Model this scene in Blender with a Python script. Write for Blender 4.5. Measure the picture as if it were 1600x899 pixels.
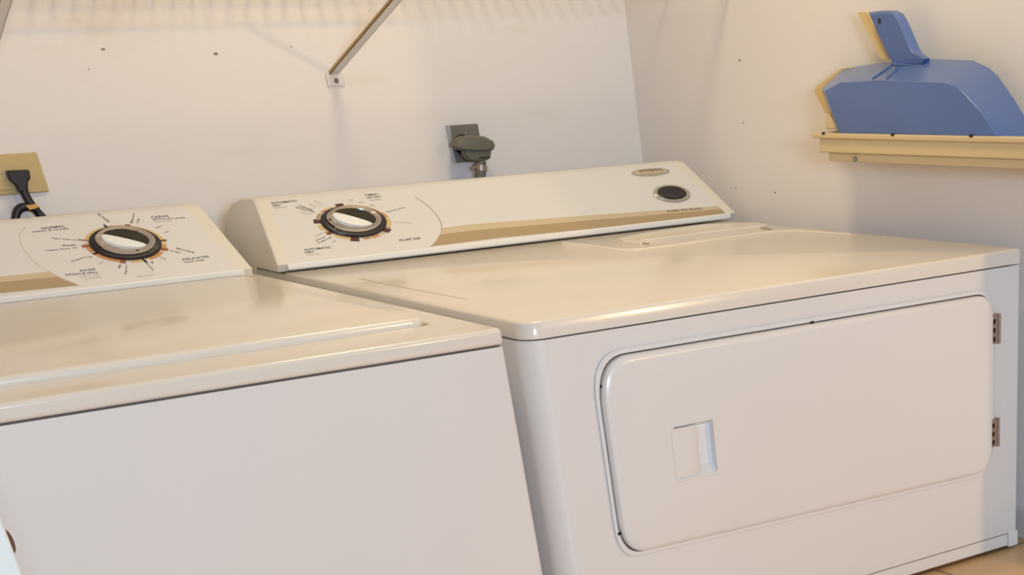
import bpy, bmesh, math, random
from mathutils import Vector, Matrix, Euler
random.seed(7)
for o in list(bpy.data.objects): bpy.data.objects.remove(o)
S = bpy.context.scene
COL = S.collection

# ------------------------------------------------------------------ camera
ZT = 0.396                                     # height of the dryer's top above the floor
CAM = Vector((-0.7299, -2.1452, 0.2282 + ZT))
FPX, PX, PY = 2183.448, 1391.006, 1525.659     # focal length and principal point in pixels of the 1600x899 frame
def rodrigues(r):
    v = Vector(r); return Matrix.Rotation(v.length, 3, v.normalized())
RC = rodrigues((0.5497, -0.6678, -0.2382)) @ Matrix(((1, 0, 0), (0, 0, -1), (0, 1, 0)))   # rows: right, down, forward
cam = bpy.data.cameras.new('camera'); camo = bpy.data.objects.new('camera', cam); COL.objects.link(camo)
cam.sensor_width = 36; cam.lens = FPX / 1600 * 36
cam.shift_x = (800 - PX) / 1600; cam.shift_y = (PY - 449.5) / 1600
cam.clip_start = 0.02
m3 = Matrix((RC[0], -RC[1], -RC[2])).transposed()
camo.matrix_world = Matrix.Translation(CAM) @ m3.to_4x4()
S.camera = camo
def on(px, py, n, p0):
    """point of the plane (n, p0) seen at a pixel of the photograph"""
    d = RC.transposed() @ Vector(((px - PX) / FPX, (py - PY) / FPX, 1)); n = Vector(n)
    return CAM + d * (n.dot(Vector(p0) - CAM) / n.dot(d))

# ------------------------------------------------------------------ light and exposure
S.view_settings.view_transform = 'Standard'; S.view_settings.look = 'None'
S.view_settings.exposure = 0.0; S.view_settings.gamma = 1.0
S.view_settings.use_curve_mapping = False
w = bpy.data.worlds.new('world'); S.world = w; w.use_nodes = True
w.node_tree.nodes['Background'].inputs[0].default_value = (1.0, 0.80, 0.64, 1)
w.node_tree.nodes['Background'].inputs[1].default_value = 0.25
def area(name, loc, target, size, power, color, spread=180):
    l = bpy.data.lights.new(name, 'AREA'); l.energy = power; l.color = color
    l.shape = 'RECTANGLE'; l.size = size[0]; l.size_y = size[1]; l.spread = math.radians(spread)
    o = bpy.data.objects.new(name, l); COL.objects.link(o); o.location = loc
    o.rotation_euler = (Vector(target) - Vector(loc)).to_track_quat('-Z', 'Y').to_euler(); return o
area('flash_light', (-0.70, -3.10, 0.80), (0.25, 0.0, 0.40), (0.45, 0.35), 35.50, (0.577, 0.789, 1.000))
area('ceiling_light_glow', (0.30, -0.45, 1.49), (0.28, -0.42, 0.3), (0.26, 0.26), 5.30, (1.000, 0.840, 0.443))
area('room_light_glow', (1.20, -2.60, 0.95), (0.3, -0.4, 0.3), (0.05, 0.05), 10.40, (1.000, 0.635, 0.279))

# ------------------------------------------------------------------ materials
def srgb(h):
    h = h.lstrip('#'); c = [int(h[i:i+2], 16) / 255 for i in (0, 2, 4)]
    return tuple(x / 12.92 if x <= .04045 else ((x + .055) / 1.055) ** 2.4 for x in c) + (1,)
def mat(name, col, rough=.5, metal=0, spec=.5, coat=0, noise=None, bump=None):
    m = bpy.data.materials.new(name); m.use_nodes = True; t = m.node_tree; b = t.nodes['Principled BSDF']
    col = srgb(col) if isinstance(col, str) else col
    b.inputs['Base Color'].default_value = col; b.inputs['Roughness'].default_value = rough
    b.inputs['Metallic'].default_value = metal; b.inputs['Specular IOR Level'].default_value = spec
    b.inputs['Coat Weight'].default_value = coat; b.inputs['Coat Roughness'].default_value = .08
    tc = t.nodes.new('ShaderNodeTexCoord')
    n = t.nodes.new('ShaderNodeTexNoise'); t.links.new(tc.outputs['Object'], n.inputs['Vector'])
    sc, amt = noise if noise else (6, .02)
    n.inputs['Scale'].default_value = sc; n.inputs['Detail'].default_value = 4
    mx = t.nodes.new('ShaderNodeMix'); mx.data_type = 'RGBA'
    mx.inputs[6].default_value = tuple(min(1, c * (1 + amt)) for c in col[:3]) + (1,)
    mx.inputs[7].default_value = tuple(c * (1 - amt) for c in col[:3]) + (1,)
    t.links.new(n.outputs['Fac'], mx.inputs[0]); t.links.new(mx.outputs[2], b.inputs['Base Color'])
    if bump:
        n2 = t.nodes.new('ShaderNodeTexNoise'); n2.inputs['Scale'].default_value = bump[0]; n2.inputs['Detail'].default_value = 3
        t.links.new(tc.outputs['Object'], n2.inputs['Vector'])
        bp = t.nodes.new('ShaderNodeBump'); bp.inputs['Strength'].default_value = bump[1]; bp.inputs['Distance'].default_value = bump[2]
        t.links.new(n2.outputs['Fac'], bp.inputs['Height']); t.links.new(bp.outputs['Normal'], b.inputs['Normal'])
    return m
M = {}
M['enamel'] = mat('white_enamel', '#e7e3e2', .30, spec=.5, coat=.15)
M['top'] = mat('white_enamel_lamp_tint', '#e8e0d7', .21, spec=.5, coat=.2, bump=(7, .03, .002))  # same enamel as the fronts, with the lamp's warmth tinted into the colour
M['face'] = mat('white_console_plastic', '#dad8da', .42)
M['cap'] = mat('almond_console_plastic', '#ddd8cf', .45)
M['seam'] = mat('dark_gap', '#5c5350', .8)
M['trim'] = mat('white_lip', '#e8e8ea', .35)
M['tan'] = mat('tan_stripe', '#ab9677', .45)
M['tan_pale'] = mat('pale_tan_stripe', '#c8b79d', .45)
M['grey_print'] = mat('grey_print', '#8d837c', .6)
M['ink'] = mat('ink', '#3a3434', .6)
M['ink_soft'] = mat('soft_ink', '#877f7b', .6)
M['chrome'] = mat('chrome', '#cfcac4', .16, metal=1)
M['chrome_dark'] = mat('dark_recess', '#2e2b26', .35, metal=.3)
M['black'] = mat('black_rubber', '#17161a', .45)
M['dial_black'] = mat('dial_black', '#26222a', .35)
M['gold'] = mat('gold_ring', '#d3b57e', .45)
M['gold_d'] = mat('amber_ring', '#c58f5c', .45)
M['maroon'] = mat('maroon_mark', '#4c2424', .5)
M['rust'] = mat('rust_mark', '#9a553c', .5)
M['silver'] = mat('silver_plastic', '#b9b2a8', .3, metal=.5)
M['plate_grey'] = mat('grey_receptacle', '#77706b', .5)
M['plate_lit'] = mat('painted_lit_edge', '#b9bcc2', .3, metal=.6)  # paler colour standing in for light on the plate's left side
M['plug'] = mat('olive_grey_rubber', '#6a675c', .55)
M['beige'] = mat('beige_plastic', '#cbb27c', .5)
M['slot'] = mat('slot_black', '#1d1512', .8)
M['tray'] = mat('cream_plastic', '#dcc49a', .45, noise=(14, .03))
M['blue'] = mat('blue_plastic', '#5b74ad', .26, spec=.5, noise=(8, .05))
M['cream'] = mat('cream_rim', '#ddc28c', .5)
M['hinge'] = mat('hinge_metal', '#a8958a', .4, metal=.7)
M['wire'] = mat('white_coated_steel', '#dcd9d8', .35)
M['wire_tan'] = mat('tan_steel_edge', '#c3a06a', .5)  # tan tone for one flange of each shelf brace
M['door'] = mat('white_door_paint', '#e2e4e2', .5)
M['brown'] = mat('brown_latch', '#5f463c', .5)
M['label'] = mat('yellow_tag', '#d5a24c', .5)
M['frosted'] = mat('frosted_glass', '#f2e2c8', .5)
M['frosted'].node_tree.nodes['Principled BSDF'].inputs['Emission Color'].default_value = (1, .72, .42, 1); M['frosted'].node_tree.nodes['Principled BSDF'].inputs['Emission Strength'].default_value = 3
M['baseboard'] = mat('white_baseboard', '#d9d6d2', .45)

def wall_material():
    m = mat('painted_plaster', '#ede6e5', .55, spec=.3, noise=(2.2, .015), bump=(60, .12, .002))
    t = m.node_tree; b = t.nodes['Principled BSDF']
    tc = [n for n in t.nodes if n.type == 'TEX_COORD'][0]
    # faint scuffs and patched spots
    n = t.nodes.new('ShaderNodeTexNoise'); n.inputs['Scale'].default_value = 7; n.inputs['Detail'].default_value = 8
    mp = t.nodes.new('ShaderNodeMapping'); mp.inputs['Scale'].default_value = (1, 1, 2.5)
    t.links.new(tc.outputs['Object'], mp.inputs[0]); t.links.new(mp.outputs[0], n.inputs['Vector'])
    r = t.nodes.new('ShaderNodeValToRGB'); r.color_ramp.elements[0].position = .62; r.color_ramp.elements[1].position = .95
    t.links.new(n.outputs['Fac'], r.inputs[0])
    src = b.inputs['Base Color'].links[0].from_socket
    mx = t.nodes.new('ShaderNodeMix'); mx.data_type = 'RGBA'; t.links.new(r.outputs[0], mx.inputs[0])
    t.links.new(src, mx.inputs[6]); mx.inputs[7].default_value = srgb('#e2d6c6')
    t.links.new(mx.outputs[2], b.inputs['Base Color']); return m
M['wall'] = wall_material()
def floor_material():
    m = mat('tan_tile', '#d8b27c', .35, noise=(20, .08)); t = m.node_tree; b = t.nodes['Principled BSDF']
    tc = [n for n in t.nodes if n.type == 'TEX_COORD'][0]
    br = t.nodes.new('ShaderNodeTexBrick'); br.offset = 0; br.inputs['Scale'].default_value = 1
    br.inputs['Brick Width'].default_value = .30; br.inputs['Row Height'].default_value = .30
    br.inputs['Mortar Size'].default_value = .004; br.inputs['Color1'].default_value = srgb('#dab683'); br.inputs['Color2'].default_value = srgb('#d6b07a')
    br.inputs['Mortar'].default_value = srgb('#a07a58')
    mp = t.nodes.new('ShaderNodeMapping'); mp.inputs['Location'].default_value = (.02, .05, 0); mp.inputs['Rotation'].default_value = (0, 0, .0)
    t.links.new(tc.outputs['Object'], mp.inputs[0]); t.links.new(mp.outputs[0], br.inputs['Vector'])
    t.links.new(br.outputs['Color'], b.inputs['Base Color']); return m
M['floor'] = floor_material()

# ------------------------------------------------------------------ mesh helpers
def link(name, bm, m, parent=None, smooth=None, bevel=None, seg=3):
    """one mesh object from a bmesh"""
    bmesh.ops.remove_doubles(bm, verts=bm.verts, dist=1e-6)
    bmesh.ops.recalc_face_normals(bm, faces=bm.faces)
    me = bpy.data.meshes.new(name); bm.to_mesh(me); bm.free()
    for k in (m if isinstance(m, (list, tuple)) else [m]): me.materials.append(M[k])
    o = bpy.data.objects.new(name, me); COL.objects.link(o)
    if parent: o.parent = parent; o.matrix_parent_inverse = Matrix.Translation(-parent.location)
    if bevel:
        b = o.modifiers.new('bevel', 'BEVEL'); b.width = bevel; b.segments = seg; b.limit_method = 'ANGLE'; b.angle_limit = math.radians(30)
    if smooth or bevel:
        for p in me.polygons: p.use_smooth = True
        if hasattr(me, 'set_sharp_from_angle'): me.set_sharp_from_angle(angle=math.radians(smooth or 35))
    return o
def thing(name, label, cat, loc, group=None):
    o = bpy.data.objects.new(name, None); COL.objects.link(o); o.location = loc; o.empty_display_size = .05
    tag(o, label, cat, group); return o
def tag(o, label, cat, group=None):
    o['label'] = label; o['category'] = cat
    if group: o['group'] = group
    return o
def structure(o, **k): o['kind'] = 'structure'; return o
def box(bm, a, b, mi=0):
    v = [bm.verts.new((x, y, z)) for x in (a[0], b[0]) for y in (a[1], b[1]) for z in (a[2], b[2])]
    for f in ((0, 1, 3, 2), (4, 6, 7, 5), (0, 4, 5, 1), (2, 3, 7, 6), (0, 2, 6, 4), (1, 5, 7, 3)):
        bm.faces.new([v[i] for i in f]).material_index = mi
    return v
def loft(bm, rings, cap=True, closed=True, mi=0):
    """skin between rings of equal length"""
    R = [[bm.verts.new(p) for p in r] for r in rings]; n = len(R[0])
    for a, b in zip(R, R[1:]):
        for i in range(n if closed else n - 1):
            f = bm.faces.new((a[i], a[(i+1) % n], b[(i+1) % n], b[i])); f.material_index = mi
    if cap:
        bm.faces.new(R[0]).material_index = mi; bm.faces.new(R[-1][::-1]).material_index = mi
    return R
def slab(bm, pts, d, mi=0):
    """polygon pts pushed along vector d into a solid"""
    d = Vector(d); loft(bm, [[Vector(p) for p in pts], [Vector(p) + d for p in pts]], mi=mi)
def frame_slab(bm, outer, inner, d):
    """a plate with a hole"""
    d = Vector(d); n = len(outer); vs = []
    for k in (0, 1):
        o = [bm.verts.new(Vector(p) + d * k) for p in outer]; i = [bm.verts.new(Vector(p) + d * k) for p in inner]
        es = [bm.edges.new((l[j], l[(j+1) % len(l)])) for l in (o, i) for j in range(len(l))]
        bmesh.ops.triangle_fill(bm, edges=es, use_beauty=True); vs.append((o, i))
    for q in (0, 1):
        a, b = vs[0][q], vs[1][q]
        for j in range(len(a)): bm.faces.new((a[j], a[(j+1) % len(a)], b[(j+1) % len(a)], b[j]))
def rrect(x0, z0, x1, z1, rx, rz=None, n=8):
    """rounded rectangle, list of (x, z)"""
    rz = rz or rx; out = []
    for cx, cz, a0 in ((x1 - rx, z1 - rz, 0), (x0 + rx, z1 - rz, 90), (x0 + rx, z0 + rz, 180), (x1 - rx, z0 + rz, 270)):
        for k in range(n + 1):
            a = math.radians(a0 + 90 * k / n); out.append((cx + rx * math.cos(a), cz + rz * math.sin(a)))
    return out
def rquad(c, r, n=8):
    """quad with its corners rounded; c = 4 points, r = radius as a share of each side"""
    out = []; c = [Vector(p) for p in c]
    for i in range(4):
        p = c[i]; a = p + (c[i-1] - p).normalized() * r; b = p + (c[(i+1) % 4] - p).normalized() * r
        for k in range(n + 1):
            t = k / n; out.append(a * (1-t)**2 + p * 2 * t * (1-t) + b * t * t)
    return out
def tube(bm, pts, r, n=10, cap=True, mi=0):
    pts = [Vector(p) for p in pts]; rs = r if isinstance(r, (list, tuple)) else [r] * len(pts); rings = []
    up = Vector((0, 0, 1)); last = None
    for i, p in enumerate(pts):
        t = (pts[min(i+1, len(pts)-1)] - pts[max(i-1, 0)]).normalized()
        if last is None:
            u = t.cross(up);  u = u.normalized() if u.length > 1e-3 else Vector((1, 0, 0))
        else: u = (last - t * last.dot(t)).normalized()
        v = t.cross(u); last = u
        rings.append([p + (u * math.cos(2*math.pi*k/n) + v * math.sin(2*math.pi*k/n)) * rs[i] for k in range(n)])
    loft(bm, rings, cap=cap, mi=mi)
def smooth_path(pts, n=8):
    pts = [Vector(p) for p in pts]; P = [pts[0]] + pts + [pts[-1]]; out = []
    for i in range(1, len(P) - 2):
        for k in range(n):
            t = k / n; a, b, c, d = P[i-1], P[i], P[i+1], P[i+2]
            out.append(.5 * ((2*b) + (c-a)*t + (2*a-5*b+4*c-d)*t*t + (3*b-a-3*c+d)*t**3))
    return out + [pts[-1]]

# ------------------------------------------------------------------ the room
XR, YW = 0.775, 0.338
CH = 1.56                                      # ceiling height
XL = -0.86
def wall(name, a, b, m='wall'):
    bm = bmesh.new(); box(bm, a, b); return structure(link(name, bm, m))
wall_back = wall('wall_back', (XL - .1, YW, 0), (XR + .1, YW + .1, CH))
wall_right = wall('wall_right', (XR, -1.02, 0), (XR + .1, YW, CH))
wall_left = wall('wall_left', (XL - .1, -.80, 0), (XL, YW, CH))
floor = wall('floor', (-2.2, -3.6, -.05), (2.4, YW + .1, 0), 'floor')
ceiling = wall('ceiling', (XL - .1, -1.05, CH), (XR + .1, YW + .1, CH + .05))
b = bmesh.new(); box(b, (XR - .006, -1.02, 0), (XR, YW, .045)); structure(link('baseboard_right', b, 'baseboard', bevel=.002))
b = bmesh.new(); box(b, (XL, YW - .006, 0), (XR - .006, YW, .045)); structure(link('baseboard_back', b, 'baseboard', bevel=.002))
# casing at the front end of the right wall
b = bmesh.new(); box(b, (XR, -1.06, 0), (XR + .14, -1.02, CH)); structure(link('trim_right', b, 'door', bevel=.003))

# marks on the plaster: nail holes and spackle
def mark(px, py, r, plane, parent, m='slot', name='nail_hole', squash=.5):
    n, p0 = plane; c = on(px, py, n, p0); n = Vector(n)
    u = Vector((1, 0, 0)) if abs(n.y) > .5 else Vector((0, 1, 0)); bm = bmesh.new()
    ring = [c + u * r * math.cos(a) + Vector((0, 0, 1)) * r * squash * math.sin(a) for a in [2*math.pi*k/12 for k in range(12)]]
    slab(bm, ring, -n * .0006 if n.y > 0 or n.x > 0 else n * .0006); link(name, bm, m, parent)
BACK = ((0, 1, 0), (0, YW, 0)); RIGHT = ((1, 0, 0), (XR, 0, 0))
for px, py, r in ((161, 77, .0028), (337, 84, .0034), (455, 73, .0014), (139, 108, .0012)): mark(px, py, r, BACK, wall_back, 'grey_print')
for px, py, r in ((1211, 301, .0022), (1162, 192, .0018), (1150, 294, .0014), (1156, 94, .003)): mark(px, py, r, RIGHT, wall_right, 'tan' if r > .0025 else 'grey_print')

# ------------------------------------------------------------------ console (backsplash) shared by the two machines
def face_frame(x0, x1, y0, z0, y1, z1):
    """plane of the sloping face: returns (normal, point)"""
    s = Vector((0, y1 - y0, z1 - z0)).normalized(); n = Vector((1, 0, 0)).cross(s)   # points to the front and up
    return n, Vector((x0, y0, z0))
def console(parent, xb0, xb1, xt0, xt1, inset=.012):
    Y0, Z0, Y1, Z1 = .030, ZT + .010, .110, ZT + .0845
    # body: rounded back, tapered towards the top, with almond end caps
    def ring(xo, xi, k):
        # profile points (y, z, t) where t = 0 at the bottom and 1 at the top (taper)
        prof = [(Y0 + .004, ZT + .0015, 0), (Y0, Z0, 0), (Y1 - .004, Z1 - .004, .95), (Y1 + .003, Z1 + .0005, 1), (Y1 + .02, Z1 + .001, 1), (Y1 + .06, Z1 - .001, .97),
                (Y1 + .095, Z1 - .008, .88), (Y1 + .122, Z1 - .022, .65), (Y1 + .136, Z1 - .045, .35), (Y1 + .138, ZT + .0015, .1)]
        out = []
        cy, cz = Y0 + .07, ZT + .03
        for y, z, t in prof:
            x = xo + (xi - xo) * t
            out.append((x, cy + (y - cy) * k if k < 1 and t > .01 else y, cz + (z - cz) * k if k < 1 and t > .01 else z))
        return out
    e = .0035
    rings = [ring(xb0, xt0, .955), ring(xb0 + e * .25, xt0 + e * .3, .982), ring(xb0 + e, xt0 + e * 1.1, 1), ring(xb0 + .018, xt0 + .02, 1)]
    bm = bmesh.new(); loft(bm, rings, cap=True); link('end_cap', bm, 'cap', parent, smooth=50)
    rings = [ring(xb1, xt1, .955), ring(xb1 - e * .25, xt1 - e * .3, .982), ring(xb1 - e, xt1 - e * 1.1, 1), ring(xb1 - .018, xt1 - .02, 1)]
    bm = bmesh.new(); loft(bm, rings, cap=True); link('end_cap', bm, 'cap', parent, smooth=50)
    bm = bmesh.new(); loft(bm, [ring(xb0 + .018, xt0 + .02, 1), ring(xb1 - .018, xt1 - .02, 1)]); link('console_body', bm, 'face', parent, smooth=50)
    n, p = face_frame(xb0, xb1, Y0, Z0, Y1 - .004, Z1 - .004)
    # white lip under the face
    bm = bmesh.new(); box(bm, (xb0 + .012, Y0 - .004, ZT + .0030), (xb1 - .012, Y0 + .006, ZT + .0108)); link('lower_lip', bm, 'trim', parent, bevel=.002)
    return n, p

class Face:
    """drawing on the sloping face"""
    def __init__(s, n, p, parent): s.n, s.p, s.parent = n, p, parent; s.u = Vector((1, 0, 0)); s.v = n.cross(s.u)
    def at(s, px, py): return on(px, py, s.n, s.p)
    def plate(s, pts, m, h=.0003, lift=0, name='print', parent=None, world=False):
        q = [(Vector(a) if world else s.at(*a)) + s.n * (lift - .0002) for a in pts]
        bm = bmesh.new(); slab(bm, q, s.n * (h + .0002)); return link(name, bm, m, parent or s.parent)
    def stroke(s, pts, wd, m, name='print', lift=0.0):
        q = [s.at(*a) for a in pts]; L, R_ = [], []
        for i, p in enumerate(q):
            t = (q[min(i+1, len(q)-1)] - q[max(i-1, 0)]).normalized(); k = s.n.cross(t).normalized() * wd / 2
            L.append(p + k); R_.append(p - k)
        bm = bmesh.new(); 
        for i in range(len(q) - 1): slab(bm, [v + s.n * (lift - .0002) for v in (L[i], L[i+1], R_[i+1], R_[i])], s.n * .0004)
        return link(name, bm, m, s.parent)
    def text(s, txt, p0, p1, hpx, m='ink', name='lettering', weight=0.0, lift=.0002, parent=None):
        """txt written from pixel p0 to p1 (its baseline), hpx high"""
        cu = bpy.data.curves.new(name, 'FONT'); cu.body = txt; cu.size = 1; cu.extrude = 0; cu.offset = weight
        tmp = bpy.data.objects.new('tmp', cu); COL.objects.link(tmp)
        dg = bpy.context.evaluated_depsgraph_get(); me = bpy.data.meshes.new_from_object(tmp.evaluated_get(dg))
        bpy.data.objects.remove(tmp); bpy.data.curves.remove(cu)
        xs = [v.co.x for v in me.vertices]; ys = [v.co.y for v in me.vertices]
        x0, x1, y0, y1 = min(xs), max(xs), min(ys), max(ys)
        A, B = s.at(*p0), s.at(*p1); U = B - A
        d = Vector((p1[0] - p0[0], p1[1] - p0[1])); 
        nrm = Vector((d.y, -d.x)).normalized()
        V = s.at(p0[0] + nrm.x * hpx, p0[1] + nrm.y * hpx) - A; un = U.normalized(); V = V - un * V.dot(un) 
        for v in me.vertices:
            v.co = A + U * ((v.co.x - x0) / (x1 - x0)) + V * ((v.co.y - y0) / max(y1 - y0, .5)) + s.n * lift
        me.materials.append(M[m]); o = bpy.data.objects.new(name, me); COL.objects.link(o)
        o.parent = parent or s.parent; o.matrix_parent_inverse = Matrix.Translation(-(parent or s.parent).location)
        return o
def arc(pts, n=10): return [tuple(p)[:2] for p in smooth_path([(a, b, 0) for a, b in pts], n)]

def dial(F, c, ax, ay, rot, parts):
    """control dial: ring of printed segments, black ring, chrome skirt and grip. c = centre pixel, ax/ay = half sizes of the outer ring in pixels"""
    C = F.at(*c); E1 = (F.at(c[0] + ax, c[1] + rot) - F.at(c[0] - ax, c[1] - rot)) / 2
    E2 = (F.at(c[0] + parts['skew'], c[1] - ay) - F.at(c[0] - parts['skew'], c[1] + ay)) / 2
    def P(r, a, h=0): return C + (E1 * math.cos(a) + E2 * math.sin(a)) * r + F.n * h
    def ringband(r0, r1, a0, a1, m, name, lift, k=None):
        k = k or max(2, int(abs(a1 - a0) * 10)); bm = bmesh.new()
        for i in range(k):
            b0 = a0 + (a1 - a0) * i / k; b1 = a0 + (a1 - a0) * (i + 1) / k
            slab(bm, [P(r0, b0, lift - .0002), P(r1, b0, lift - .0002), P(r1, b1, lift - .0002), P(r0, b1, lift - .0002)], F.n * .0004)
        return link(name, bm, m, F.parent)
    D2 = math.radians
    for a0, a1, m in parts['segments']: ringband(.80, parts.get('rout', 1.0), D2(a0), D2(a1), m, 'dial_scale', .0002)
    for a0, a1, r1, m in parts['marks']: ringband(.80, r1, D2(a0), D2(a1), m, 'dial_mark', .0006, 3)
    kn = []   # the knob
    N = 64
    def lathe(prof, m, name):
        bm = bmesh.new(); rings = [[P(r, 2*math.pi*i/N, h) for i in range(N)] for r, h in prof]
        loft(bm, rings, cap=True); return link(name, bm, m, F.parent, smooth=40)
    kb = lathe([(.86, 0), (.86, .003), (.83, .0042), (.70, .0046)], 'dial_black', 'knob')
    def child(bm, m, name, smooth=40):
        o = link(name, bm, m, None, smooth=smooth); o.parent = kb; return o
    def lathe_c(prof, m, name):
        bm = bmesh.new(); loft(bm, [[P(r, 2*math.pi*i/N, h) for i in range(N)] for r, h in prof]); return child(bm, m, name)
    lathe_c([(.71, .003), (.71, .0075), (.68, .0090), (.55, .0085), (.50, .0062), (.30, .0058)], 'chrome', 'knob_skirt')
    # grip: a dark hollow on the upper side and a pale lens-shaped bar
    g = parts['grip']; ga = D2(g)
    def G(s, t, h):   # s along the grip, t across it
        return C + (E1 * (s * math.cos(ga) - t * math.sin(ga)) + E2 * (s * math.sin(ga) + t * math.cos(ga))) + F.n * h
    bm = bmesh.new(); top = [G(.60 * math.cos(a) , -.02 + .50 * math.sin(a), 0) for a in [math.pi * k / 20 for k in range(21)]]
    top += [G(-.60 + 1.20 * k / 20, -.02 + .10 * math.sin(math.pi * k / 20), 0) for k in range(1, 20)]
    slab(bm, [p + F.n * .0056 for p in top], F.n * .0030); child(bm, 'chrome_dark', 'grip_hollow')
    bm = bmesh.new(); rings = []
    for h, k in ((.005, 1.0), (.0092, .98), (.0102, .92), (.0105, .80)):
        ring = [G(.57 * k * math.cos(a), (.06 * math.sin(a) if math.sin(a) > 0 else .36 * math.sin(a)) * k - .07, h) for a in [2*math.pi*i/48 for i in range(48)]]
        rings.append(ring)
    loft(bm, rings); child(bm, 'silver' if parts.get('dullgrip') else 'trim', 'knob_grip', 30)
    bm = bmesh.new(); q = D2(parts['dot'])
    slab(bm, [P(.63, q - .05, .0086), P(.67, q - .05, .0086), P(.67, q + .05, .0086), P(.63, q + .05, .0086)], F.n * .001); child(bm, 'ink', 'pointer_mark')
    return P

# ------------------------------------------------------------------ dryer
W, DF = 0.737, -0.66
dryer = thing('clothes_dryer', 'white front loading clothes dryer with wide door, right of the washer', 'dryer', (W/2, -.3, 0))
TL = .0173                                     # thickness of the top lid's rim
b = bmesh.new()
cr = .028
foot = [(x, y) for x, y in ((0, .13), (W, .13), (W, DF + cr))]
foot = [(0, .13), (W, .13)] + [(W - .004 + .004 * math.cos(a), DF + .004 - .004 * math.sin(a)) for a in [math.pi/2*k/6 for k in range(7)]] + \
       [(cr - cr * math.sin(a), DF + cr - cr * math.cos(a)) for a in [math.pi/2*k/8 for k in range(9)]]
ZB = ZT - .372
loft(b, [[(x * .997 + .001, y + (.002), z) for x, y in foot] for z in (ZB, ZT - TL - .0022)])
link('cabinet', b, 'enamel', dryer, smooth=30)
b = bmesh.new(); box(b, (.012, DF + .012, ZT - TL - .004), (W - .012, .12, ZT - TL + .001)); link('lid_gap', b, 'seam', dryer)
# top lid with rounded front corners, and its slightly sunken middle
b = bmesh.new()
tr = .022
out = [(0, .145), (W, .145)] + [(W - tr*.4 + tr*.4 * math.cos(a), DF - .001 + tr*.4 - tr*.4 * math.sin(a)) for a in [math.pi/2*k/6 for k in range(7)]] + \
      [(tr - tr * math.sin(a), DF - .001 + tr - tr * math.cos(a)) for a in [math.pi/2*k/10 for k in range(11)]]
def inset(poly, d, cx, cy, sx, sy): return [(cx + (x - cx) * (1 - d / sx), cy + (y - cy) * (1 - d / sy)) for x, y in poly]
sx, sy = W/2, .40; cx_, cy_ = W/2, (.145 + DF) / 2
rr = [(0, ZT - TL), (0, ZT - .0028), (.0010, ZT - .0010), (.0032, ZT)]
loft(b, [[(x, y, z) for x, y in inset(out, d, cx_, cy_, sx, sy)] for d, z in rr])
link('top_lid', b, 'top', dryer, smooth=60)
# raised rear platform edge: contour line on the top, lint screen door
def on_top(px, py, z=ZT): return on(px, py, (0, 0, 1), (0, 0, z))
def ridge(pts, r, name, parent, m='top', z=ZT, sq=.5):
    path = smooth_path([on_top(a, c_, z) for a, c_ in pts], 6); bm = bmesh.new()
    tube(bm, path, r, 8); 
    for v in bm.verts: v.co.z = z + (v.co.z - z) * sq
    return link(name, bm, m, parent, smooth=60)
ridge([(880, 379), (925, 384), (960, 389), (990, 390), (1030, 386), (1110, 375), (1180, 365), (1215, 361.5), (1250, 361), (1330, 366)], .0022, 'lint_door_ridge', dryer)
b = bmesh.new()
q = [on_top(*p) for p in ((1002, 383), (1008, 377), (1040, 373), (1150, 359), (1187, 355), (1198, 352.5), (1180, 350), (1100, 353), (1010, 366), (965, 375), (975, 380))]
slab(b, [p - Vector((0, 0, .001)) for p in q], (0, 0, .0032)); link('lint_screen_lid', b, 'top', dryer, bevel=.0012)
b = bmesh.new(); q = [on_top(*p) for p in ((1001, 380.5), (1012, 382), (1016, 381), (1006, 379.5))]; slab(b, q, (0, 0, .0004)); link('lint_door_notch', b, 'grey_print', dryer)
b = bmesh.new(); q = [on_top(*p) for p in ((1188, 357), (1203, 359), (1206, 358), (1192, 356))]; slab(b, q, (0, 0, .0004)); link('lint_door_notch', b, 'grey_print', dryer)
# shallow pressed line along the left of the top
b = bmesh.new(); q = [on_top(*p) for p in ((560, 435), (640, 451.2), (730, 468), (730, 468.5), (640, 451.9), (560, 435.6))]; slab(b, q, (0, 0, .0003)); link('pressed_line', b, 'tan_pale', dryer)

def onf(px, py, y=DF): return on(px, py, (0, 1, 0), (0, y, 0))
# door
def door_outline(grow, y):
    c = [Vector((.6802 + grow, y, ZT - .0480 + grow)), Vector((.0800 - grow, y, ZT - .0462 + grow)), Vector((.0800 - grow, y, ZT - .2610 - grow)), Vector((.6802 + grow, y, ZT - .2745 - grow))]
    rx = [.040, .052, .040, .048]; out = []
    for i in range(4):
        p = c[i]; a = p + (c[i-1] - p).normalized() * rx[i] * (.75 if i in (1, 3) else 1); d = p + (c[(i+1) % 4] - p).normalized() * rx[i] * (1 if i in (1, 3) else .75)
        for k in range(11):
            t = k / 10; out.append(a * (1-t)**2 + p * 2*t*(1-t) + d * t*t)
    return out
b = bmesh.new(); slab(b, door_outline(.0016, DF + .003), (0, -.0016, 0)); link('door_gap', b, 'seam', dryer)
b = bmesh.new(); frame_slab(b, door_outline(.0062, DF + .0004), door_outline(.0014, DF + .0004), (0, -.0016, 0)); link('door_surround', b, 'enamel', dryer, bevel=.0007)
hole = rrect(.1600, ZT - .1906, .2188, ZT - .1280, .004, n=4)
b = bmesh.new()
rg = loft(b, [door_outline(g, y) for g, y in ((0, DF + .001), (0, DF - .0060), (-.0012, DF - .0088), (-.0036, DF - .0106), (-.0066, DF - .0112))], cap=False)[-1]
hv = [b.verts.new((x, DF - .0112, z)) for x, z in hole]
es = [b.edges.get((rg[k], rg[(k+1) % len(rg)])) or b.edges.new((rg[k], rg[(k+1) % len(rg)])) for k in range(len(rg))] + [b.edges.new((hv[k], hv[(k+1) % len(hv)])) for k in range(len(hv))]
bmesh.ops.triangle_fill(b, edges=es, use_beauty=True)
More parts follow.
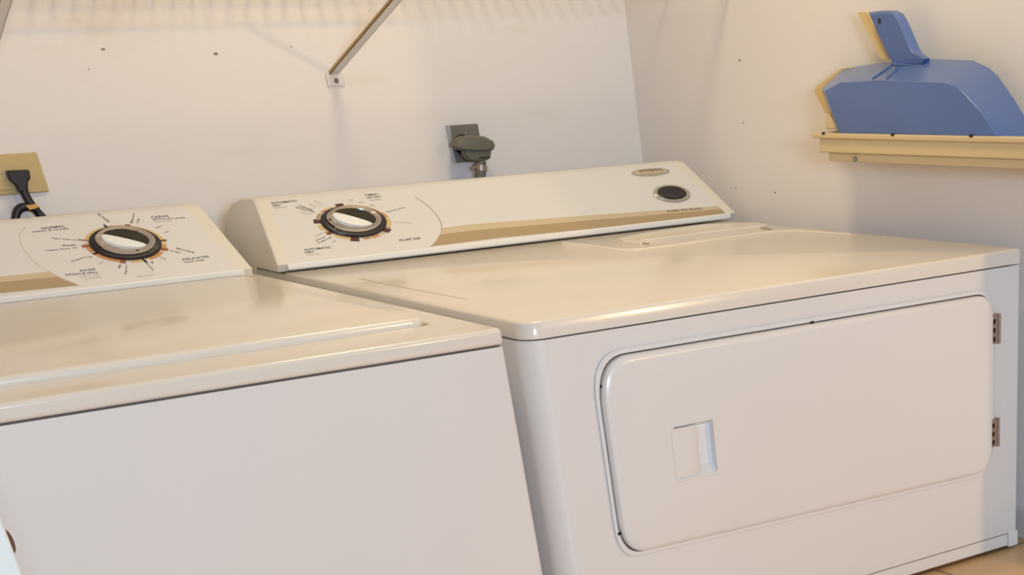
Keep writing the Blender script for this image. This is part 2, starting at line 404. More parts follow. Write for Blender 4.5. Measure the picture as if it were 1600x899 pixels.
hb_ = [b.verts.new((x, DF + .001, z)) for x, z in hole]
for k in range(len(hv)): b.faces.new((hv[k], hv[(k+1) % len(hv)], hb_[(k+1) % len(hv)], hb_[k]))
door = link('door', b, 'enamel', dryer, smooth=25)
def sub(name, bm, m, par, **k):
    o = link(name, bm, m, None, **k); o.parent = par; o.matrix_parent_inverse = par.matrix_world.inverted() if False else Matrix(); return o
def under(par, o):           # par already carries its own parent inverse; keep the world position
    o.parent = par; o.matrix_parent_inverse = Matrix(); return o
hd = None
b = bmesh.new(); rin = rrect(.1618, ZT - .1888, .2172, ZT - .1298, .003, n=4); rout = rrect(.1586, ZT - .1918, .2202, ZT - .1268, .005, n=4)
frame_slab(b, [(x, DF - .0122, z) for x, z in rout], [(x, DF - .0122, z) for x, z in rin], (0, .0025, 0))
under(door, link('handle_bezel', b, 'enamel', None, bevel=.0008))
b = bmesh.new()
X0, X1, Z0_, Z1_ = .1610, .2178, ZT - .1896, ZT - .1290
yb, yt = DF - .0015, DF - .0110
for q in (((X0, yb, Z0_ + .010), (X1, yb, Z0_ + .010), (X1, yb, Z1_ - .006), (X0, yb, Z1_ - .006)),
          ((X0, yt, Z0_), (X1, yt, Z0_), (X1, yb, Z0_ + .010), (X0, yb, Z0_ + .010)),
          ((X0, yt, Z1_), (X1, yt, Z1_), (X1, yb, Z1_ - .006), (X0, yb, Z1_ - .006)),
          ((X0, yt, Z0_), (X0, yb, Z0_ + .010), (X0, yb, Z1_ - .006), (X0, yt, Z1_)),
          ((X1, yt, Z0_), (X1, yb, Z0_ + .010), (X1, yb, Z1_ - .006), (X1, yt, Z1_))):
    b.faces.new([b.verts.new(p) for p in q])
under(door, link('handle_pocket', b, 'trim', None))
b = bmesh.new(); xm = .1960
rings = []
for t in range(13):
    s_ = t / 12; z = Z0_ + .003 + (Z1_ - Z0_ - .006) * s_; bow = max(0, math.sin(math.pi * s_)) ** .5
    rings.append([(X0, DF - .0112, z), (X0 + .012, DF - .0118 - bow * .001, z), (xm - .016, DF - .0118 - bow * .002, z), (xm - .004, DF - .0108 - bow * .0015, z), (xm, DF - .0085, z), (xm - .001, DF - .0070, z), (X0, DF - .0070, z)])
loft(b, rings); under(door, link('handle_grip', b, 'enamel', None, smooth=40))
# hinges
for z0, z1, x0_, x1_ in ((-.1085, -.0722, .6722, .6870), (-.2410, -.2040, .6715, .6865)):
    b = bmesh.new(); z0 += ZT; z1 += ZT
    box(b, (x0_, DF - .0118, z0), (x1_, DF + .002, z1)); hg = link('hinge', b, 'hinge', dryer, bevel=.001)
    b = bmesh.new(); tube(b, [(x1_ - .0028, DF - .0120, z0 - .0003), (x1_ - .0028, DF - .0120, z1 + .0003)], .0020, 10); under(hg, link('hinge_pin', b, 'hinge', None, smooth=40))
    for k in range(3):
        zc = z0 + (z1 - z0) * (.10 + .30 * k); b = bmesh.new()
        box(b, (x0_ + .0012, DF - .0122, zc - .0005), (x0_ + .0048, DF - .0108, zc + .0052)); under(hg, link('hinge_slot', b, 'slot', None))
# rubber latch bumpers seen in the gap
for px, py in ((941, 604), (967, 834), (1268, 504)):
    p = onf(px, py); b = bmesh.new(); box(b, (p.x - .0022, DF - .0022, p.z - .0016), (p.x + .0022, DF + .001, p.z + .0016)); link('bumper', b, 'slot', dryer, bevel=.0005)
# toe panel and corner foot
b = bmesh.new(); box(b, (.012, DF + .002, .006), (W - .020, DF + .022, ZB)); link('toe_panel', b, 'enamel', dryer, bevel=.001)
b = bmesh.new(); box(b, (.010, DF + .0018, ZB - .0012), (W - .019, DF + .02, ZB + .0002)); link('toe_gap', b, 'grey_print', dryer)
b = bmesh.new(); box(b, (W - .019, DF - .0005, .004), (W - .001, DF + .03, ZB + .001)); link('corner_bracket', b, 'trim', dryer, bevel=.001)
b = bmesh.new(); box(b, (.001, DF - .0005, .004), (.019, DF + .03, ZB + .001)); link('corner_bracket', b, 'trim', dryer, bevel=.001)
b = bmesh.new(); box(b, (.03, DF + .05, .006), (W - .01, .12, ZB)); link('base_frame', b, 'enamel', dryer)
for x, y in ((.03, DF + .04), (W - .03, DF + .04), (.03, .09), (W - .03, .09)):
    b = bmesh.new(); tube(b, [(x, y, 0), (x, y, .007), (x, y, .0075), (x, y, .022)], [.012, .012, .006, .006], 14); link('leveling_foot', b, 'black', dryer, smooth=35)

cn, cp = console(dryer, -.0076, .7542, .0086, .7150)
F = Face(cn, cp, dryer)
# arc between the dial field and the plain field, stripe below it
A = arc([(648, 308), (666, 320), (682, 336), (690, 352), (688, 366), (680, 379), (673, 386)])
F.stroke(A, .0010, 'ink_soft', 'print_arc')
F.plate([(692, 356.5), (740, 350.5), (900, 338.3), (1122, 322.4), (1127, 327), (900, 346.5), (740, 360.5), (687, 367)], 'tan_pale', name='stripe')
F.plate([(687, 367), (740, 360.5), (900, 346.5), (1127, 327), (1134, 334.8), (900, 360), (780, 372), (673, 385.5), (681, 377)], 'tan', name='stripe')
F.text('PUSH TO START', (1044, 332.0), (1099, 327.2), 2.6, 'ink', weight=.01, lift=.0006)
F.text('AUTOMATIC', (424, 319.6), (465, 315.6), 3.4, weight=.02)
F.text('DRY', (427, 323.6), (440, 322), 3.0, weight=.02)
F.text('heavy load', (430, 326.6), (449, 324.6), 2.4, 'ink_soft')
F.text('TIMED', (570, 306.8), (592, 305.0), 2.8, weight=.01)
F.text('DRY HEAT', (574, 310.8), (597, 308.6), 2.8, weight=.01)
F.text('minutes', (578, 314.3), (595, 312.6), 2.2, 'ink_soft')
F.text('AUTOMATIC', (476, 392.6), (518, 388.2), 3.4, weight=.02)
F.text('DRY', (478, 396.6), (492, 395), 3.0, weight=.02)
F.text('less dry', (482, 400.0), (501, 398), 2.4, 'ink_soft')
F.text('FLUFF AIR', (625, 377.6), (658, 373.8), 3.2, weight=.02)
for txt, p0, p1, h, mm in (('Delicate', (467, 323), (488, 329.3), 2.6, 'ink'), ('Wrinkle Free', (461, 325.3), (491, 332.6), 2.6, 'ink'), ('More Dry', (471, 333.3), (488, 337), 2.4, 'ink_soft'),
                           ('20 min', (483, 320), (494, 324), 2.2, 'ink_soft'), ('Off', (545, 314), (552, 314.2), 2, 'ink_soft'),
                           ('Damp Dry', (605, 333), (634, 325.2), 2.6, 'ink'), ('Cool Down', (616, 348.4), (644, 349.4), 1.6, 'ink_soft'),
                           ('Less', (492, 370), (505, 365), 2, 'ink_soft'), ('Energy', (495, 377.3), (509, 370.8), 2.5, 'ink'), ('Preferred', (498, 381.2), (518, 371.6), 2.5, 'ink'),
                           ('40', (519, 381), (525, 377), 2.4, 'ink_soft'), ('60', (561, 317), (568, 318), 2, 'ink_soft'), ('50', (578, 321), (585, 323), 2, 'ink_soft')):
    F.text(txt, p0, p1, h, mm, weight=.012 if mm == 'ink' else 0)
F.stroke([(490, 314), (505, 321)], .0006, 'ink_soft', 'print_line')
seg = [(-28, -8, 'tan'), (-5, 22, 'gold'), (25, 44, 'gold_d'), (47, 62, 'gold'), (65, 82, 'gold'), (84, 104, 'gold'), (127, 139, 'gold'), (141, 154, 'gold_d'), (158, 178, 'tan'),
       (200, 216, 'gold'), (222, 236, 'gold_d'), (242, 268, 'gold'), (288, 300, 'tan'), (303, 317, 'gold_d'), (320, 331, 'tan_pale')]
P = dial(F, (553, 347.5), 60, 27.5, 4.2, dict(skew=3, segments=seg, rout=.99, grip=-24, dot=200,
     marks=[(109, 121, 1.06, 'maroon'), (181, 193, 1.04, 'maroon'), (268, 281, 1.07, 'maroon'), (333, 345, 1.04, 'maroon'), (229, 232, 1.02, 'slot')]))
# start button
def button(F, c, ax, ay, dy):
    C = F.at(*c); E1 = (F.at(c[0] + ax, c[1] + dy) - F.at(c[0] - ax, c[1] - dy)) / 2; E2 = (F.at(c[0], c[1] - ay) - F.at(c[0], c[1] + ay)) / 2
    def lathe(prof, m, name, par=None):
        bm = bmesh.new(); loft(bm, [[C + (E1 * math.cos(a) + E2 * math.sin(a)) * r + F.n * h for a in [2*math.pi*i/40 for i in range(40)]] for r, h in prof])
        o = link(name, bm, m, F.parent if not par else None, smooth=40)
        return under(par, o) if par else o
    rg = lathe([(1.0, 0), (1.0, .002), (.93, .0034), (.80, .0030), (.76, .001)], 'silver', 'start_button')
    lathe([(.80, .0005), (.76, .0030), (.73, .0042), (.66, .0048), (.50, .0040), (.25, .0028), (.05, .0025)], 'dial_black', 'button_cap', rg)
button(F, (1049.5, 303.5), 29, 13.0, 1.8)
# oval maker's badge
c = (1016.5, 269.6); C = F.at(*c); E1 = F.at(c[0] + 29.5, c[1] - 1.6) - C; E2 = F.at(c[0], c[1] - 5.8) - C
b = bmesh.new(); loft(b, [[C + (E1 * math.cos(a) + E2 * math.sin(a)) * r + F.n * h for a in [2*math.pi*i/40 for i in range(40)]] for r, h in ((1, -.0002), (1, .0012), (.93, .0018))])
badge = link('badge', b, 'silver', dryer, smooth=35)
b = bmesh.new(); slab(b, [C + (E1 * math.cos(a) + E2 * math.sin(a)) * .84 + F.n * .0016 for a in [2*math.pi*i/40 for i in range(40)]], F.n * .0004); under(badge, link('badge_field', b, 'tan_pale', None))
o = F.text('Whirlpool', (998, 272.2), (1034, 268.8), 4.6, 'ink', 'badge_lettering', weight=.015, lift=.0022); o.parent = None; under(badge, o)
b = bmesh.new(); N = 24
for i in range(N):
    a0 = math.radians(150) + math.radians(330) * i / N; a1 = math.radians(150) + math.radians(330) * (i + 1) / N; Q = C + E1 * .05 + E2 * .0
    R0 = lambda a, r: Q + (E1 * .62 * math.cos(a) + E2 * .66 * math.sin(a)) * r + F.n * .0021
    slab(b, [R0(a0, .93), R0(a0, 1), R0(a1, 1), R0(a1, .93)], F.n * .0003)
under(badge, link('badge_swirl', b, 'grey_print', None))

# ------------------------------------------------------------------ washer
WX1, WX0, WF, WT, WTW = -.0193, -.705, -.651, ZT - .0026, .0164
washer = thing('washing_machine', 'white top loading washing machine with closed lid, left of the dryer', 'washing machine', ((WX0 + WX1)/2, -.3, 0))
b = bmesh.new(); r_ = .006
pl = [(WX0, .13), (WX1, .13)] + [(WX1 - r_ + r_ * math.cos(a), WF + r_ - r_ * math.sin(a)) for a in [math.pi/2*k/6 for k in range(7)]] + [(WX0 + r_ - r_ * math.sin(a), WF + r_ - r_ * math.cos(a)) for a in [math.pi/2*k/6 for k in range(7)]]
loft(b, [[(x * .9975 , y + .0005, z) for x, y in pl] for z in (.012, WT - WTW - .0016)]); link('cabinet', b, 'enamel', washer, smooth=30)
b = bmesh.new(); box(b, (WX0 + .01, WF + .004, WT - WTW - .003), (WX1 - .004, .12, WT - WTW + .001)); link('lid_gap', b, 'seam', washer)
for x, y in ((WX0 + .03, WF + .04), (WX1 - .03, WF + .04), (WX0 + .03, .09), (WX1 - .03, .09)):
    b = bmesh.new(); tube(b, [(x, y, 0), (x, y, .006), (x, y, .0065), (x, y, .014)], [.012, .012, .006, .006], 14); link('leveling_foot', b, 'black', washer, smooth=35)
# top panel: ring around a shallow well, with a turned-down front
lid_x0, lid_x1, lid_y0, lid_y1 = -.650, -.0600, -.560, .010
b = bmesh.new()
out = [(WX0, .145), (WX1, .145), (WX1, WF), (WX0, WF)]
hol = rrect(lid_x0 - .004, lid_y0 - .004, lid_x1 + .005, lid_y1 + .004, .022, n=6)
frame_slab(b, [(x, y, WT) for x, y in out], [(x, y, WT) for x, y in hol], (0, 0, -WTW)); link('top_panel', b, 'top', washer, bevel=.0042, seg=4)
b = bmesh.new(); box(b, (WX0 + .012, WF + .05, WT - .012), (WX1 - .012, .1, WT - .0075)); link('lid_well', b, 'enamel', washer)
# lid: slightly bowed front edge
b = bmesh.new()
def lid_ring(g, z):
    base = rrect(lid_x0 - g, lid_y0 - g, lid_x1 + g, lid_y1 + g, .018, n=6); out = []
    return [(x, y - (.0055 * math.sin(math.pi * min(1, max(0, (x - lid_x0) / (lid_x1 - lid_x0)))) if y < -.4 else 0), z) for x, y in base]
loft(b, [lid_ring(-.002, WT - .0076), lid_ring(0, WT - .001), lid_ring(0, WT + .0050), lid_ring(-.0012, WT + .0068), lid_ring(-.0036, WT + .0078)]); link('lid', b, 'top', washer, smooth=60)

cn, cp = console(washer, WX0 + .008, -.0424, WX0 + .03, -.0640)
G = Face(cn, cp, washer)
A = arc([(40, 355), (31, 366), (32, 380), (42, 396), (58, 413), (85, 429), (124, 446.5)])
G.stroke(A, .0009, 'tan_pale', 'print_arc')
G.plate([(-60, 442), (0, 432.6), (40, 428.5), (78, 425), (90, 433), (40, 437.5), (0, 441.5), (-60, 449)], 'tan_pale', name='stripe')
G.plate([(-60, 449), (0, 441.5), (40, 437.5), (90, 433), (106, 440), (123, 446.3), (60, 452.5), (0, 458.5), (-60, 465)], 'tan', name='stripe')
for txt, p0, p1, h, mm in (('NORMAL', (66, 359), (102, 355.0), 3.4, 'ink'), ('cotton & towels', (50, 363.5), (107, 358.2), 2.4, 'ink'),
                           ('CASUAL', (237, 342), (266, 339), 3.6, 'ink'), ('permanent press', (240, 345), (290, 341.6), 2.4, 'ink'), ('no-iron', (243, 348.2), (268, 346), 2.2, 'ink_soft'),
                           ('DELICATES', (286, 407.6), (327, 402.6), 3.4, 'ink'), ('hand wash', (289, 411.2), (320, 407.2), 2.4, 'ink'),
                           ('RINSE', (126, 425.0), (150, 422.2), 3.0, 'ink'), ('DRAIN & SPIN', (103, 431.4), (152, 427.2), 3.0, 'ink'), ('heavy soil', (124, 433.8), (155, 430.6), 2.2, 'ink_soft'), ('pre-wash', (133, 437), (158, 434.2), 2.2, 'ink_soft'),
                           ('Super Wash 12', (82, 374), (119, 377), 2.6, 'ink'), ('Soak', (98, 385), (120, 384.4), 2.6, 'ink'), ('Heavy Duty 14', (73, 393.5), (121, 389), 2.8, 'ink'),
                           ('Regular', (113, 410), (136, 402.0), 2.4, 'ink'), ('10', (137, 403.6), (144, 402), 2.2, 'ink'),
                           ('Light', (155, 414), (163, 409.5), 2.4, 'ink_soft'), ('Off', (152, 334.5), (170, 348.6), 2.6, 'ink'),
                           ('6', (161, 351.5), (165, 351.5), 2, 'ink_soft'), ('Short', (207, 350), (211, 334.5), 4, 'ink'), ('10', (216, 349), (219, 343), 3.6, 'ink'),
                           ('9', (243, 358), (253, 354.6), 2.2, 'ink_soft'), ('6', (258, 364.5), (265, 362.2), 2.0, 'ink_soft'),
                           ('Rinse', (276, 389.5), (304, 396), 2.4, 'ink'), ('Drain', (266, 393.2), (282, 396.4), 2.2, 'ink'),
                           ('Off', (249, 403), (259, 407), 2.4, 'ink_soft'), ('Gentle', (228, 411.5), (239, 423.5), 2.4, 'ink'), ('4', (234, 411), (240, 412), 2.4, 'ink'),
                           ('Spin', (198, 429.5), (200, 415.5), 4, 'ink'), ('8', (187, 420), (190, 415), 3.4, 'ink'), ('push to start', (215, 433.5), (243, 430.5), 2.0, 'ink_soft')):
    G.text(txt, p0, p1, h, mm, weight=.012 if mm == 'ink' else 0)
seg = [(-80, -55, 'gold'), (-50, -20, 'gold_d'), (-16, 6, 'gold_d'), (10, 84, 'gold'), (96, 120, 'gold_d'), (125, 176, 'gold'), (185, 190, 'gold'), (197, 216, 'gold_d'), (222, 264, 'gold_d')]
dial(G, (196.5, 381.5), 66, 29.5, 4.0, dict(skew=2, segments=seg, rout=.98, grip=-20, dot=298,
     marks=[(85, 93, 1.02, 'rust'), (119, 122, 1.05, 'slot'), (17, 20, 1.02, 'slot'), (-13, -7, 1.04, 'rust'), (176, 178, 1.12, 'rust'), (192, 198, 1.05, 'rust'), (219, 223, .98, 'slot'), (264, 272, 1.02, 'rust'), (298, 301, 1.06, 'slot')]))

# ------------------------------------------------------------------ receptacles, plugs and cords
# dryer receptacle: thick grey plate, its lit left side painted as a paler strip
def onw(px, py, y=YW): return on(px, py, (0, 1, 0), (0, y, 0))
rec = thing('wall_outlet', 'grey metal outlet plate on the back wall with the heavy dryer plug in it', 'outlet', (.445, YW, ZT + .12))
c0, c1 = onw(701.5, 196.5, YW - .012), onw(757, 251, YW - .012)
b = bmesh.new(); box(b, (c0.x, YW - .012, c1.z), (c1.x - .0005, YW, c0.z)); link('outlet_plate', b, 'plate_grey', rec, bevel=.0012)
b = bmesh.new(); box(b, (c0.x - .0012, YW - .0122, c1.z - .0005), (c0.x + .0016, YW, c0.z + .0005)); link('plate_lit_side', b, 'plate_lit', rec)
pc = onw(723, 227, YW - .012); b = bmesh.new()
tube(b, [(pc.x, YW - .0121, pc.z), (pc.x, YW - .0135, pc.z)], .0150, 28); link('socket_face', b, 'slot', rec)
sc = onw(727, 208, YW - .012); b = bmesh.new(); tube(b, [(sc.x, YW - .011, sc.z), (sc.x, YW - .0135, sc.z)], .0022, 12); link('screw', b, 'hinge', rec)
plug = thing('power_plug', 'dark olive grey right angle dryer plug with clamp and thick cord', 'plug', (.46, YW - .03, ZT + .11))
yc_ = YW - .034; ctr = onw(741, 225, yc_)
b = bmesh.new(); rings = []
# round-cornered head seen obliquely: hexagonal-ish outline swept towards the room
head = [(708, 229), (711, 219), (722, 212.5), (740, 211), (757, 213.5), (770, 220), (773.5, 228), (770, 235), (752, 237.5), (728, 236.5), (713, 234)]
hp = [onw(a, c_, yc_ - .010) for a, c_ in head]; hc = sum(hp, Vector()) / len(hp)
for y, k in ((YW - .0136, .80), (YW - .020, .86), (yc_ + .002, .98), (yc_ - .010, 1.0), (yc_ - .016, .93), (yc_ - .0185, .78)):
    rings.append([Vector((hc.x + (p.x - hc.x) * k, y, hc.z + (p.z - hc.z) * k)) for p in hp])
loft(b, rings); link('plug_head', b, 'plug', plug, smooth=30, bevel=.0012)
b = bmesh.new(); rings = []
for (a0, a1, py, d) in ((722, 768, 233, .016), (724, 767.5, 243, .015), (730, 766, 249.5, .013), (741, 760, 252, .010)):
    L, R_ = onw(a0, py, yc_ - .006), onw(a1, py - 1, yc_ - .006)
    z = (L.z + R_.z) / 2; rings.append([(L.x, yc_ - .006, z), (L.x + .004, yc_ - .006 - d*.5, z), (R_.x - .004, yc_ - .006 - d*.5, z), (R_.x, yc_ - .006, z), (R_.x - .004, yc_ + d * .6, z), (L.x + .004, yc_ + d * .6, z)])
loft(b, rings); link('plug_body', b, 'plug', plug, smooth=30, bevel=.001)
b = bmesh.new(); L, R_ = onw(749, 246, yc_ - .015), onw(765, 244.6, yc_ - .015); slab(b, [L, R_, R_ - Vector((0, 0, .0016)), L - Vector((0, 0, .0016))], (0, -.0012, 0)); link('plug_groove', b, 'slot', plug)
cy = yc_ - .004
p0, p1 = onw(751, 251, cy), onw(751, 283, cy)
b = bmesh.new(); path = [p0, p0 + (p1 - p0) * .5, p1, p1 - Vector((0, 0, .04)), Vector((p1.x, cy - .01, .22)), Vector((p1.x - .04, cy - .015, .12)), Vector((p1.x - .06, .25, .07))]
tube(b, smooth_path(path, 6), .0086, 14); link('cord', b, 'plug', plug, smooth=40)
b = bmesh.new(); q0, q1 = onw(751.5, 258, cy), onw(751.5, 267, cy); tube(b, [q0, q1], .0098, 16); clamp = link('cord_clamp', b, 'hinge', plug, smooth=40)
b = bmesh.new(); q = onw(738.5, 262, cy); tube(b, [q, q + Vector((.012, 0, 0))], [.0035, .0030], 12); link('clamp_screw', b, 'hinge', plug, smooth=40)

# left duplex outlet
rec2 = thing('wall_outlet', 'beige plastic outlet plate on the back wall holding the small black plug', 'outlet', (-.24, YW, ZT + .125))
b = bmesh.new(); box(b, (-.305, YW - .005, ZT + .1022), (-.1945, YW, ZT + .1500)); pl2 = link('outlet_plate', b, 'beige', rec2, bevel=.0018)
b = bmesh.new(); ro = rrect(-.262, ZT + .108, -.2225, ZT + .1405, .006, n=5); slab(b, [(x, YW - .0048, z) for x, z in ro], (0, -.0016, 0)); link('socket_face', b, 'beige', rec2, bevel=.0006)
b = bmesh.new(); q = onw(4, 270, YW - .006); tube(b, [(q.x, YW - .004, q.z), (q.x, YW - .0065, q.z)], .0018, 10); link('screw', b, 'hinge', rec2)
plug2 = thing('power_plug', 'small black plug in the beige outlet with a black cord looping behind the washer', 'plug', (-.235, YW - .015, ZT + .12))
yp = YW - .020
b = bmesh.new(); outl = [(11, 267), (46, 265.5), (48.5, 279), (44.5, 283), (44, 298), (31, 302), (26, 291), (15, 281)]
slab(b, [onw(a, c_, yp) for a, c_ in outl], (0, .0136, 0)); link('plug_head', b, 'black', plug2, bevel=.002)
b = bmesh.new(); path = [onw(*p, yp + .006 - i * .001) for i, p in enumerate(((36, 294), (41, 307), (49, 320), (59, 332), (72, 346), (88, 368)))] ; tube(b, smooth_path(path + [Vector((path[-1].x + .01, .29, .3)), Vector((path[-1].x + .01, .27, .1))], 5), .0058, 12); link('cord', b, 'black', plug2, smooth=40)
b = bmesh.new(); path = [onw(*p, yp - .004) for p in ((60, 330), (52, 326), (43, 323.5), (33, 325), (27, 331), (24.5, 340), (23, 355), (22, 380))]; tube(b, smooth_path(path + [Vector((path[-1].x, .28, .3)), Vector((path[-1].x, .26, .1))], 5), .0052, 12); link('cord', b, 'black', plug2, smooth=40)
b = bmesh.new(); q = [onw(*p, yp - .0115) for p in ((40, 321.5), (56, 319), (63, 324), (47, 328.5))]; slab(b, q, (0, .006, 0)); link('cord_tag', b, 'label', plug2, bevel=.0005)

# ------------------------------------------------------------------ wire shelf above (out of frame) and its brackets
sz, sy0, sy1 = ZT + .338, YW - .003, YW - .315
shelf = thing('wire_shelf', 'white wire shelf on the back wall above the machines', 'shelf', (0, YW - .15, sz))
b = bmesh.new()
for y in (sy0, (sy0 + sy1) / 2, sy1): tube(b, [(XL + .01, y, sz), (XR - .01, y, sz)], .0028, 8)
tube(b, [(XL + .01, sy1, sz - .022), (XR - .01, sy1, sz - .022)], .0032, 8); link('rail', b, 'wire', shelf, smooth=50)
b = bmesh.new(); x = XL + .02
while x < XR - .01: tube(b, [(x, sy0, sz + .003), (x, sy1, sz + .003), (x, sy1 - .003, sz - .022)], .0014, 5); x += .0254
link('wire_deck', b, 'wire', shelf, smooth=50)
def bracket(xc, label):
    z0, z1 = ZT + .2093, ZT + .2255; zm = (z0 + z1) / 2 + .001
    t = thing('shelf_bracket', label, 'bracket', (xc, YW, z0), 'shelf brackets')
    b = bmesh.new(); box(b, (xc - .0135, YW - .003, z0), (xc + .0135, YW, z1)); link('mounting_plate', b, 'wire', t, bevel=.001)
    b = bmesh.new(); tube(b, [(xc + .001, YW - .0025, zm - .002), (xc + .001, YW - .0045, zm - .002)], [.0036, .0030], 14); link('screw', b, 'plate_grey', t, smooth=40)
    s = Vector((xc - .001, YW - .004, z1 - .001)); e = Vector((xc - .001, sy1 + .004, sz - .024))
    w1 = Vector((.0068, 0, 0)); nn = (e - s).cross(Vector((1, 0, 0))).normalized()
    if nn.z < 0: nn = -nn
    b = bmesh.new(); slab(b, [s - w1, s + w1, e + w1, e - w1], nn * .0020); link('brace_web', b, 'wire', t, bevel=.0005)
    b = bmesh.new(); slab(b, [s - w1, s - w1 * .80, e - w1 * .80, e - w1], nn * .0048); link('brace_flange', b, 'wire_tan', t)
    b = bmesh.new(); slab(b, [s + w1 * .80, s + w1, e + w1, e + w1 * .80], nn * .0040); link('brace_flange', b, 'wire', t)
    return t
bracket(.2495, 'white metal shelf bracket screwed to the back wall between the two outlets')
bracket(-.238, 'white metal shelf bracket at the upper left, only its brace in view')

# ------------------------------------------------------------------ wall tray and dustpan
XT = .690
def onr(px, py, x=XT): return on(px, py, (1, 0, 0), (x, 0, 0))
tray = thing('wall_tray', 'cream plastic tray mounted on the right wall, holding the blue dustpan', 'tray', (XR, -.5, ZT + .09))
ye = -.82
rim_t, rim_b = ZT + .1300, ZT + .1232; m_b = ZT + .1055; l_b = ZT + .0950
def tier(y0, z0, z1, xf, name, m='tray', bevel=.002, hollow=None):
    b = bmesh.new()
    if hollow:
        outer = [(xf, y0), (xf, ye), (XR, ye), (XR, y0)]; k = hollow
        inner = [(xf + k, y0 - k), (xf + k, ye + k), (XR - k, ye + k), (XR - k, y0 - k)]
        frame_slab(b, [(x, y, z1) for x, y in outer], [(x, y, z1) for x, y in inner], (0, 0, z0 - z1))
    else: box(b, (xf, ye, z0), (XR, y0, z1))
    return link(name, b, m, tray, bevel=bevel)
tier(-.2735, rim_b, rim_t, XT, 'rim', hollow=.012)
tier(-.2860, m_b, rim_b + .0004, XT + .004, 'bin', hollow=.004)
tier(-.2990, l_b, m_b + .0004, XT + .009, 'bin_base')
for px, py in ((1286.5, 208.5), (1394.5, 210.5), (1517, 212.5)):
    p = onr(px, py, XT); b = bmesh.new(); box(b, (XT - .0006, p.y - .0028, p.z - .0015), (XT + .0012, p.y + .0028, p.z + .0015)); link('slot', b, 'slot', tray)
p = onr(1337, 249, XT + .009); b = bmesh.new(); tube(b, [(XT + .008, p.y, p.z), (XT + .0062, p.y, p.z)], .0036, 12); link('screw_cap', b, 'grey_print', tray)
b = bmesh.new(); q = [onr(*p_, XT + .012) for p_ in ((1289, 177), (1296, 180), (1312, 201), (1290, 201))]; slab(b, q, (.006, 0, 0)); link('side_tab', b, 'tray', tray, bevel=.001)

pan = thing('dustpan', 'blue plastic dustpan standing upright in the cream wall tray', 'dustpan', (.73, -.5, ZT + .13))
xf, xm_, xb = .694, .722, .748
Fp = [onr(*p_, xf) for p_ in ((1310, 203), (1284, 142), (1309, 128.5), (1370, 124.5), (1430, 126.5), (1478, 129), (1497, 135), (1510, 147), (1537, 176), (1566, 204))]
Bp = [onr(*p_, xb) for p_ in ((1314, 203), (1285, 137), (1318, 107), (1372, 98.5), (1442, 91.5), (1520, 94), (1546, 106), (1560, 119), (1585, 155), (1622, 204))]
zmin = rim_t - .004
for L_ in (Fp, Bp):
    L_[0].z = zmin; L_[-1].z = zmin
def mixl(A_, B_, t, bulge=0): return [a.lerp(c_, t) for a, c_ in zip(A_, B_)]
def dense(L_, n=5): return smooth_path(L_, n)
b = bmesh.new()
Fi = [p_ + ((sum(Fp, Vector()) / 10) - p_) * .035 for p_ in Fp]; 
for p_ in (Fi[0], Fi[-1]): p_.z = zmin
rings = [Fi, [a.lerp(c_, .10) - Vector((0, 0, 0)) for a, c_ in zip(Fp, Bp)], mixl(Fp, Bp, .5), Bp]
rings[1] = [p_ + Vector((.001, 0, 0)) for p_ in rings[1]]
rings = [[Vector(p_) for p_ in r] for r in rings]
Fi2 = [Vector((xf - .0005, p_.y, p_.z)) for p_ in Fi]
R_ = loft(b, [Fi2] + rings[1:], cap=False, closed=False); b.faces.new(R_[0])
body = link('scoop', b, 'blue', pan, smooth=42)
sm = body.modifiers.new('solid', 'SOLIDIFY'); sm.thickness = .0018; sm.offset = -1
bv = body.modifiers.new('bev', 'BEVEL'); bv.width = .003; bv.segments = 3; bv.limit_method = 'ANGLE'; bv.angle_limit = math.radians(25)
# rim flange behind, cream edged, reaching further left
def flange(pts, d, m, name, x=xb):
    b = bmesh.new(); slab(b, [onr(*p_, x) for p_ in pts], (d, 0, 0)); return link(name, b, m, pan, bevel=.0008)
rimo = [(1302, 201), (1271, 142), (1277, 133), (1313, 107), (1326, 104), (1330, 107.5), (1287, 138), (1284, 143), (1313, 201)]
flange(rimo, .005, 'cream', 'rim', xb - .002)
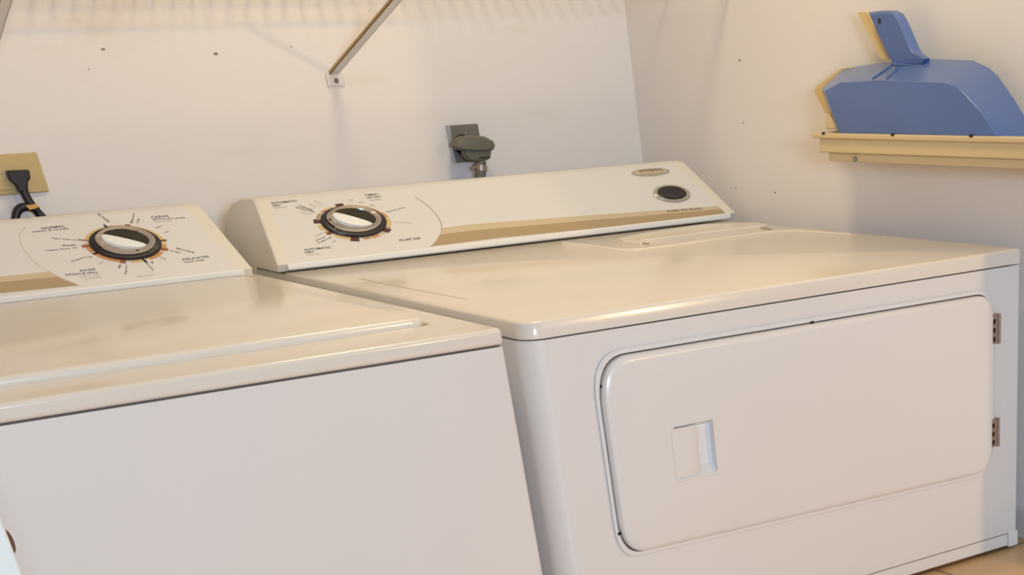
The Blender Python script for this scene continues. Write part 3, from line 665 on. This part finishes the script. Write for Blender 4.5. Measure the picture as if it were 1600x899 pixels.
# handle: blue channel with a cream edge
hb = [(1393, 102), (1381, 78), (1367, 48), (1354, 19), (1374, 16.5), (1388, 16.5), (1397, 21), (1403, 30), (1412, 50), (1422, 74), (1428, 84), (1440, 91.8), (1434, 103)]
b = bmesh.new(); xh = xm_ + .006
h0 = [onr(*p_, xh) for p_ in hb]
low = {11, 12}; hcn = sum(h0, Vector()) / len(h0)
loft(b, [[Vector((xh + .016, p_.y, p_.z)) for p_ in h0], [Vector((xh + .003, p_.y, p_.z)) for p_ in h0], [Vector((xh + {11: .004, 12: .010, 0: .007}.get(k, 0), p_.y, p_.z)) + (Vector((xh, hcn.y, hcn.z)) - p_) * (.03 if k in low else .10) for k, p_ in enumerate(h0)]])
link('handle', b, 'blue', pan, smooth=35, bevel=.0012)
flange([(1375, 93), (1357, 55), (1339, 19), (1354, 17.5), (1372, 54), (1389, 94)], .004, 'cream', 'handle_edge', xh + .014)
b = bmesh.new(); q = onr(1374, 33, xh); tube(b, [(xh + .004, q.y, q.z), (xh - .0006, q.y, q.z)], .0032, 14); link('hanging_hole', b, 'dial_black', pan)
for (a0, b0), (a1, b1) in (((1398, 99), (1363, 122.5)), ((1414, 99), (1385, 122))):
    b = bmesh.new(); p0 = onr(a0, b0, xf + .046); p1 = onr(a1, b1, xf + .003); tube(b, [p0, p1], .0010, 8); link('rib', b, 'blue', pan, smooth=50)

# ------------------------------------------------------------------ open door at the lower left edge of the picture
xd = -.5912; yd = -1.10
b = bmesh.new(); box(b, (xd - .30, yd, .008), (xd, yd + .03, CH - .1)); d1 = structure(link('door_1', b, 'door', bevel=.002))
q = on(20, 845, (0, 1, 0), (0, yd + .012, 0)); b = bmesh.new(); rings = []
for k in range(7):
    t = -1 + k / 3; rings.append([(xd - .0005, yd + .008, q.z + t * .0085), (xd + .0034 * math.sqrt(max(.02, 1 - t*t)), yd + .010, q.z + t * .0085), (xd + .0034 * math.sqrt(max(.02, 1 - t*t)), yd + .018, q.z + t * .0085), (xd - .0005, yd + .020, q.z + t * .0085)])
loft(b, rings); o = link('latch', b, 'brown', None, smooth=50); o.parent = d1

# ------------------------------------------------------------------ ceiling lamp (out of frame)
lamp = thing('ceiling_lamp', 'round frosted ceiling lamp above the two machines', 'lamp', (.30, -.45, CH))
def turned(prof, m, name):
    b = bmesh.new(); loft(b, [[(.30 + r * math.cos(a), -.45 + r * math.sin(a), z) for a in [2*math.pi*i/40 for i in range(40)]] for r, z in prof]); return link(name, b, m, lamp, smooth=40)
turned([(.15, CH), (.15, CH - .008), (.14, CH - .014)], 'wire', 'lamp_base')
turned([(.138, CH - .013), (.136, CH - .026), (.12, CH - .040), (.08, CH - .048), (.01, CH - .050)], 'frosted', 'lamp_shade')
